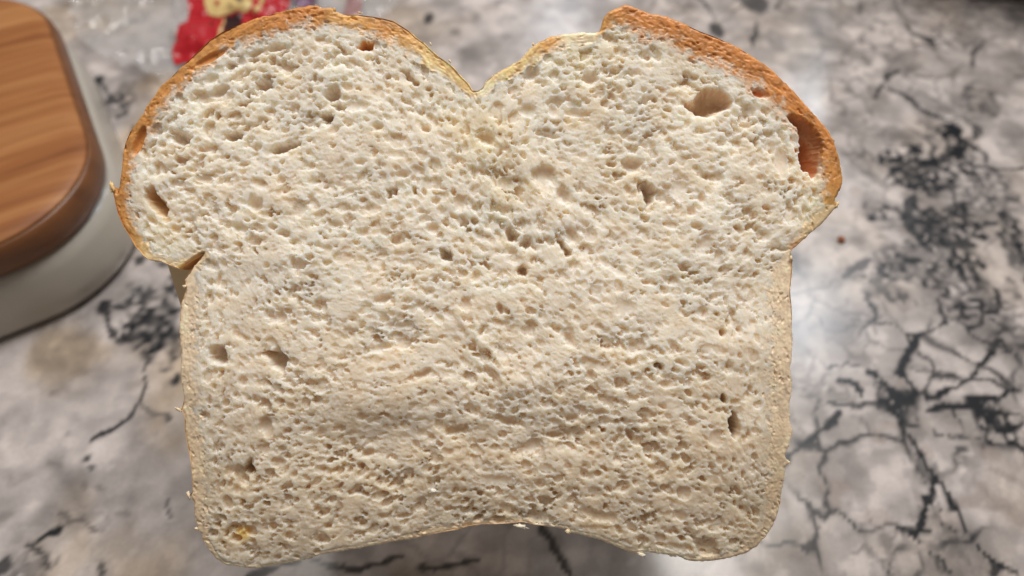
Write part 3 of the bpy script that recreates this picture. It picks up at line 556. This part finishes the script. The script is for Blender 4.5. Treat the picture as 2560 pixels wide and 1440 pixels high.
# ------------------------------------------------------------------ wooden-lidded white dish
def build_dish():
    e1 = np.array([-.49, .872]); e2 = np.array([-.872, -.49])
    corner = np.array([-.1051, .1368])             # where the two straight sides would meet
    L1, L2, rad = .137, .17, .038
    cen = corner + e1 * L1 / 2 + e2 * L2 / 2
    ang = math.atan2(-e2[1], -e2[0])
    root = empty('butter_dish', (cen[0], cen[1], 0), (0, 0, ang))
    tag(root, 'white ceramic butter dish with rounded brown wooden lid at the left edge', 'butter dish')
    def ring(ins, z, n=14):
        a, b, r = L2 / 2 - ins, L1 / 2 - ins, max(rad - ins, .004); pts = []
        for q in range(4):
            sx, sy = ((1, 1), (-1, 1), (-1, -1), (1, -1))[q]
            for k in range(n):
                t = math.radians(90 * q + 90 * k / (n - 1)); pts.append((sx * (a - r) + r * math.cos(t), sy * (b - r) + r * math.sin(t), z))
        return pts
    def loft(name, prof, mat, par):
        V = []; F = []; m = None
        for ins, z in prof:
            p = ring(ins, z); m = len(p); V += p
        for k in range(len(prof) - 1):
            for i in range(m):
                j = (i + 1) % m; F.append((k * m + i, k * m + j, (k + 1) * m + j, (k + 1) * m + i))
        F.append(list(range(m))[::-1]); F.append([(len(prof) - 1) * m + i for i in range(m)])
        return mesh_obj(name, V, F, mat, par)
    k = NT('glazed_ceramic'); tc = k.add('ShaderNodeTexCoord'); n1 = k.add('ShaderNodeTexNoise', i_Scale=40.0, i_Detail=3.0); k.link(tc.outputs['Object'], n1.inputs[0])
    k.link(k.mix(n1.outputs[0], lin(176, 170, 161), lin(184, 178, 169)), k.b.inputs['Base Color']); k.b.inputs['Roughness'].default_value = .22
    loft('body', [(.006, .0005), (.003, .001), (.0018, .003), (.002, .008), (.0034, .016), (.0048, .0205)], k.m, root)
    k = NT('oiled_wood'); tc = k.add('ShaderNodeTexCoord'); mp = k.add('ShaderNodeMapping'); mp.inputs['Scale'].default_value = (7, 110, 60); k.link(tc.outputs['Object'], mp.inputs[0])
    n1 = k.add('ShaderNodeTexNoise', i_Scale=1.0, i_Detail=5.0, i_Distortion=.5); k.link(mp.outputs[0], n1.inputs[0])
    mp2 = k.add('ShaderNodeMapping'); mp2.inputs['Scale'].default_value = (12, 420, 300); k.link(tc.outputs['Object'], mp2.inputs[0])
    n2 = k.add('ShaderNodeTexNoise', i_Scale=1.0, i_Detail=4.0); k.link(mp2.outputs[0], n2.inputs[0])
    cr = k.add('ShaderNodeValToRGB'); e = cr.color_ramp.elements; e[0].position = .33; e[0].color = (*lin(122, 72, 38), 1); e[1].position = .68; e[1].color = (*lin(174, 124, 80), 1)
    x = e.new(.5); x.color = (*lin(150, 98, 57), 1); k.link(n1.outputs[0], cr.inputs[0])
    k.link(k.mix(n2.outputs[0], (.78, .74, .7), (1.12, 1.1, 1.08)), k.n.new('ShaderNodeMix').inputs[0]) if False else None
    c = k.mix(1.0, cr.outputs[0], k.mix(n2.outputs[0], (.72, .68, .62), (1.22, 1.2, 1.16)), 'MULTIPLY'); k.link(c, k.b.inputs['Base Color'])
    k.b.inputs['Roughness'].default_value = .5; k.b.inputs['Specular IOR Level'].default_value = .3
    lid = loft('lid', [(.0058, .0319), (.0066, .0325), (.008, .0330), (.0105, .0334), (.025, .0337)], k.m, root)
    k2 = NT('darker_lid_edge'); tc = k2.add('ShaderNodeTexCoord'); mp = k2.add('ShaderNodeMapping'); mp.inputs['Scale'].default_value = (12, 200, 120); k2.link(tc.outputs['Object'], mp.inputs[0])  # lid edge coloured darker than the lid top
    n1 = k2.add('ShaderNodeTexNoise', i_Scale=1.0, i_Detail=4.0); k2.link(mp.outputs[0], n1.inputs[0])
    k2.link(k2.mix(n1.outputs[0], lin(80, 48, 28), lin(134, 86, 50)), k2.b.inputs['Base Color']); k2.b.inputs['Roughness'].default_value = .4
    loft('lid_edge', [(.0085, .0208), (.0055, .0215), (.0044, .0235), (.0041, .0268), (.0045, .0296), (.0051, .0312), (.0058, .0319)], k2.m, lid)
    lid['label'] = 'rounded wooden lid with darker edge'
    return root
build_dish()

# ------------------------------------------------------------------ clear bread bag with red print
def film_z(x, y):
    c = 1 - np.abs(fbm(x * 55, y * 55, 301, 3)) * 2
    return .0032 + .0035 * np.clip(c, 0, 1) ** 2 + .002 * fbm(x * 120, y * 120, 305, 3) + .0025 * fbm(x * 20, y * 20, 308, 2)
def build_bag():
    root = empty('bread_bag', tuple(G(620, 40)))
    o0 = np.array(root.location)
    tag(root, 'crumpled clear plastic bread bag with red and cream print lying behind the slice', 'plastic bag')
    poly = np.array([G(*p)[:2] for p in [(215,150),(185,40),(150,-30),(260,-130),(700,-160),(1000,-120),(1040,-20),(1000,20),(950,60),(900,120),(800,190),(600,240),(440,260),(400,215),(330,190),(260,165)]])
    def patch(name, poly, dz, mat, step, rag=0.0):
        lo = poly.min(0) - .004; hi = poly.max(0) + .004
        xs = np.arange(lo[0], hi[0], step); ys = np.arange(lo[1], hi[1], step); X, Y = np.meshgrid(xs, ys, indexing='ij')
        wx = X + rag * fbm(X * 200, Y * 200, 320, 2); wy = Y + rag * fbm(X * 200 + 30, Y * 200, 323, 2)
        mk = inside(wx, wy, poly)
        Z = film_z(X, Y) + dz
        idx = np.arange(X.size).reshape(X.shape); Q = np.stack([idx[:-1, :-1], idx[1:, :-1], idx[1:, 1:], idx[:-1, 1:]], -1)
        q = Q[mk[:-1, :-1] & mk[1:, :-1] & mk[1:, 1:] & mk[:-1, 1:]]; used, inv = np.unique(q, return_inverse=True)
        V = np.stack([X, Y, np.maximum(Z, .0006)], -1).reshape(-1, 3)[used] - o0
        return mesh_obj(name, V, inv.reshape(-1, 4), mat, root)
    k = NT('clear_film'); tr = k.add('ShaderNodeBsdfTransparent'); tr.inputs[0].default_value = (.93, .93, .94, 1)
    k.b.inputs['Base Color'].default_value = (.75, .74, .74, 1); k.b.inputs['Roughness'].default_value = .09; k.b.inputs['Specular IOR Level'].default_value = 1.0
    ms = k.add('ShaderNodeMixShader'); lw = k.add('ShaderNodeLayerWeight', i_Blend=.25)
    mr = k.add('ShaderNodeMapRange'); mr.inputs[3].default_value = .26; mr.inputs[4].default_value = .6; k.link(lw.outputs['Fresnel'], mr.inputs[0])
    k.link(mr.outputs[0], ms.inputs[0]); k.link(tr.outputs[0], ms.inputs[1]); k.link(k.b.outputs[0], ms.inputs[2]); k.link(ms.outputs[0], k.out.inputs[0])
    f = patch('film', poly, 0, k.m, .0008, .003)
    def pm(name, c, r=.3):
        k = NT(name); tc = k.add('ShaderNodeTexCoord'); n = k.add('ShaderNodeTexNoise', i_Scale=120.0); k.link(tc.outputs['Object'], n.inputs[0])
        k.link(k.mix(n.outputs[0], lin(*c) * .88, lin(*c) * 1.1), k.b.inputs['Base Color']); k.b.inputs['Roughness'].default_value = r; return k.m
    def pp(pts): return np.array([G(x, y, .006)[:2] for x, y in pts])
    patch('red_print', pp([(463,-60),(462,0),(454,40),(442,75),(428,100),(421,125),(427,147),(450,156),(482,152),(560,120),(640,90),(700,40),(728,0),(750,-60)]), .0004, pm('red_ink', (172, 26, 38)), .0006)
    patch('cream_print', pp([(500,-60),(505,0),(512,18),(530,25),(565,28),(622,33),(634,25),(636,-60)]), .0008, pm('cream_ink', (206, 180, 122)), .0005)
    patch('cream_print', pp([(652,-60),(648,0),(640,28),(632,38),(650,40),(662,8),(672,-60)]), .0008, pm('cream_ink', (206, 180, 122)), .0005)
    patch('cream_print', pp([(553,34),(548,60),(538,84),(545,90),(556,66),(561,34)]), .0008, pm('cream_ink', (206, 180, 122)), .0004)
    patch('dark_print', pp([(558,30),(606,32),(604,55),(600,80),(560,110),(544,92),(556,66)]), .0006, pm('dark_ink', (46, 20, 24)), .0005)
    patch('dark_print', pp([(590,-6),(606,-8),(610,4),(598,10),(588,4)]), .0011, pm('dark_ink', (70, 46, 40)), .0004)
    patch('dark_print', pp([(517,38),(526,36),(530,46),(524,54),(516,50)]), .0008, pm('dark_ink', (110, 20, 28)), .0004)
    patch('red_print', pp([(534,-6),(546,-8),(550,2),(540,6),(532,3)]), .0011, pm('red_ink', (170, 60, 40)), .0004)
    patch('purple_print', pp([(736,-40),(734,0),(744,8),(770,14),(790,8),(796,-40)]), .0005, pm('purple_ink', (120, 90, 114)), .0005)
    patch('purple_print', pp([(866,-30),(850,20),(870,36),(900,30),(906,-30)]), .0005, pm('mauve_ink', (150, 116, 116)), .0005)
    return root
build_bag()

# ------------------------------------------------------------------ small things
def build_loose_crumb():
    p = G(2102, 602); bm = bmesh.new(); bmesh.ops.create_icosphere(bm, subdivisions=3, radius=1)
    V = []
    for v in bm.verts:
        c = v.co; k = 1 + .25 * math.sin(5 * c.x + 1) * math.cos(4 * c.y) + .12 * math.sin(11 * c.z)
        V.append((c.x * .00105 * k, c.y * .00125 * k, .0008 + c.z * .0008 * k))
    F = [[v.index for v in f.verts] for f in bm.faces]; bm.free()
    k = NT('toasted_crumb'); n = k.add('ShaderNodeTexNoise', i_Scale=1500.0); tc = k.add('ShaderNodeTexCoord'); k.link(tc.outputs['Object'], n.inputs[0])
    k.link(k.mix(n.outputs[0], lin(110, 60, 30), lin(160, 96, 58)), k.b.inputs['Base Color']); k.b.inputs['Roughness'].default_value = .7
    o = mesh_obj('loose_crumb', V, F, k.m); o.location = (p[0], p[1], 0)
    tag(o, 'tiny brown crust crumb lying alone on the countertop right of the slice', 'crumb')
build_loose_crumb()
def build_case():
    p = G(2470, 50); root = empty('dark_case', (p[0] + .06, p[1] + .046, 0), (0, 0, math.radians(-16)))
    tag(root, 'dark navy object standing at the far right corner of the counter', 'case')
    k = NT('dark_navy_shell'); n = k.add('ShaderNodeTexNoise', i_Scale=300.0); tc = k.add('ShaderNodeTexCoord'); k.link(tc.outputs['Object'], n.inputs[0])
    k.link(k.mix(n.outputs[0], lin(18, 18, 30), lin(28, 27, 40)), k.b.inputs['Base Color']); k.b.inputs['Roughness'].default_value = .5
    def box(name, sx, sy, z0, z1, bev):
        bm = bmesh.new(); bmesh.ops.create_cube(bm, size=1)
        for v in bm.verts: v.co = Vector((v.co.x * sx, v.co.y * sy, z0 + (v.co.z + .5) * (z1 - z0)))
        bmesh.ops.bevel(bm, geom=list(bm.edges), offset=bev, segments=4, affect='EDGES', profile=.5)
        V = [tuple(v.co) for v in bm.verts]; bm.verts.index_update(); F = [[v.index for v in f.verts] for f in bm.faces]; bm.free()
        mesh_obj(name, V, F, k.m, root)
    box('base', .16, .088, .0004, .012, .005); box('shell', .17, .095, .0122, .10, .012)
build_case()
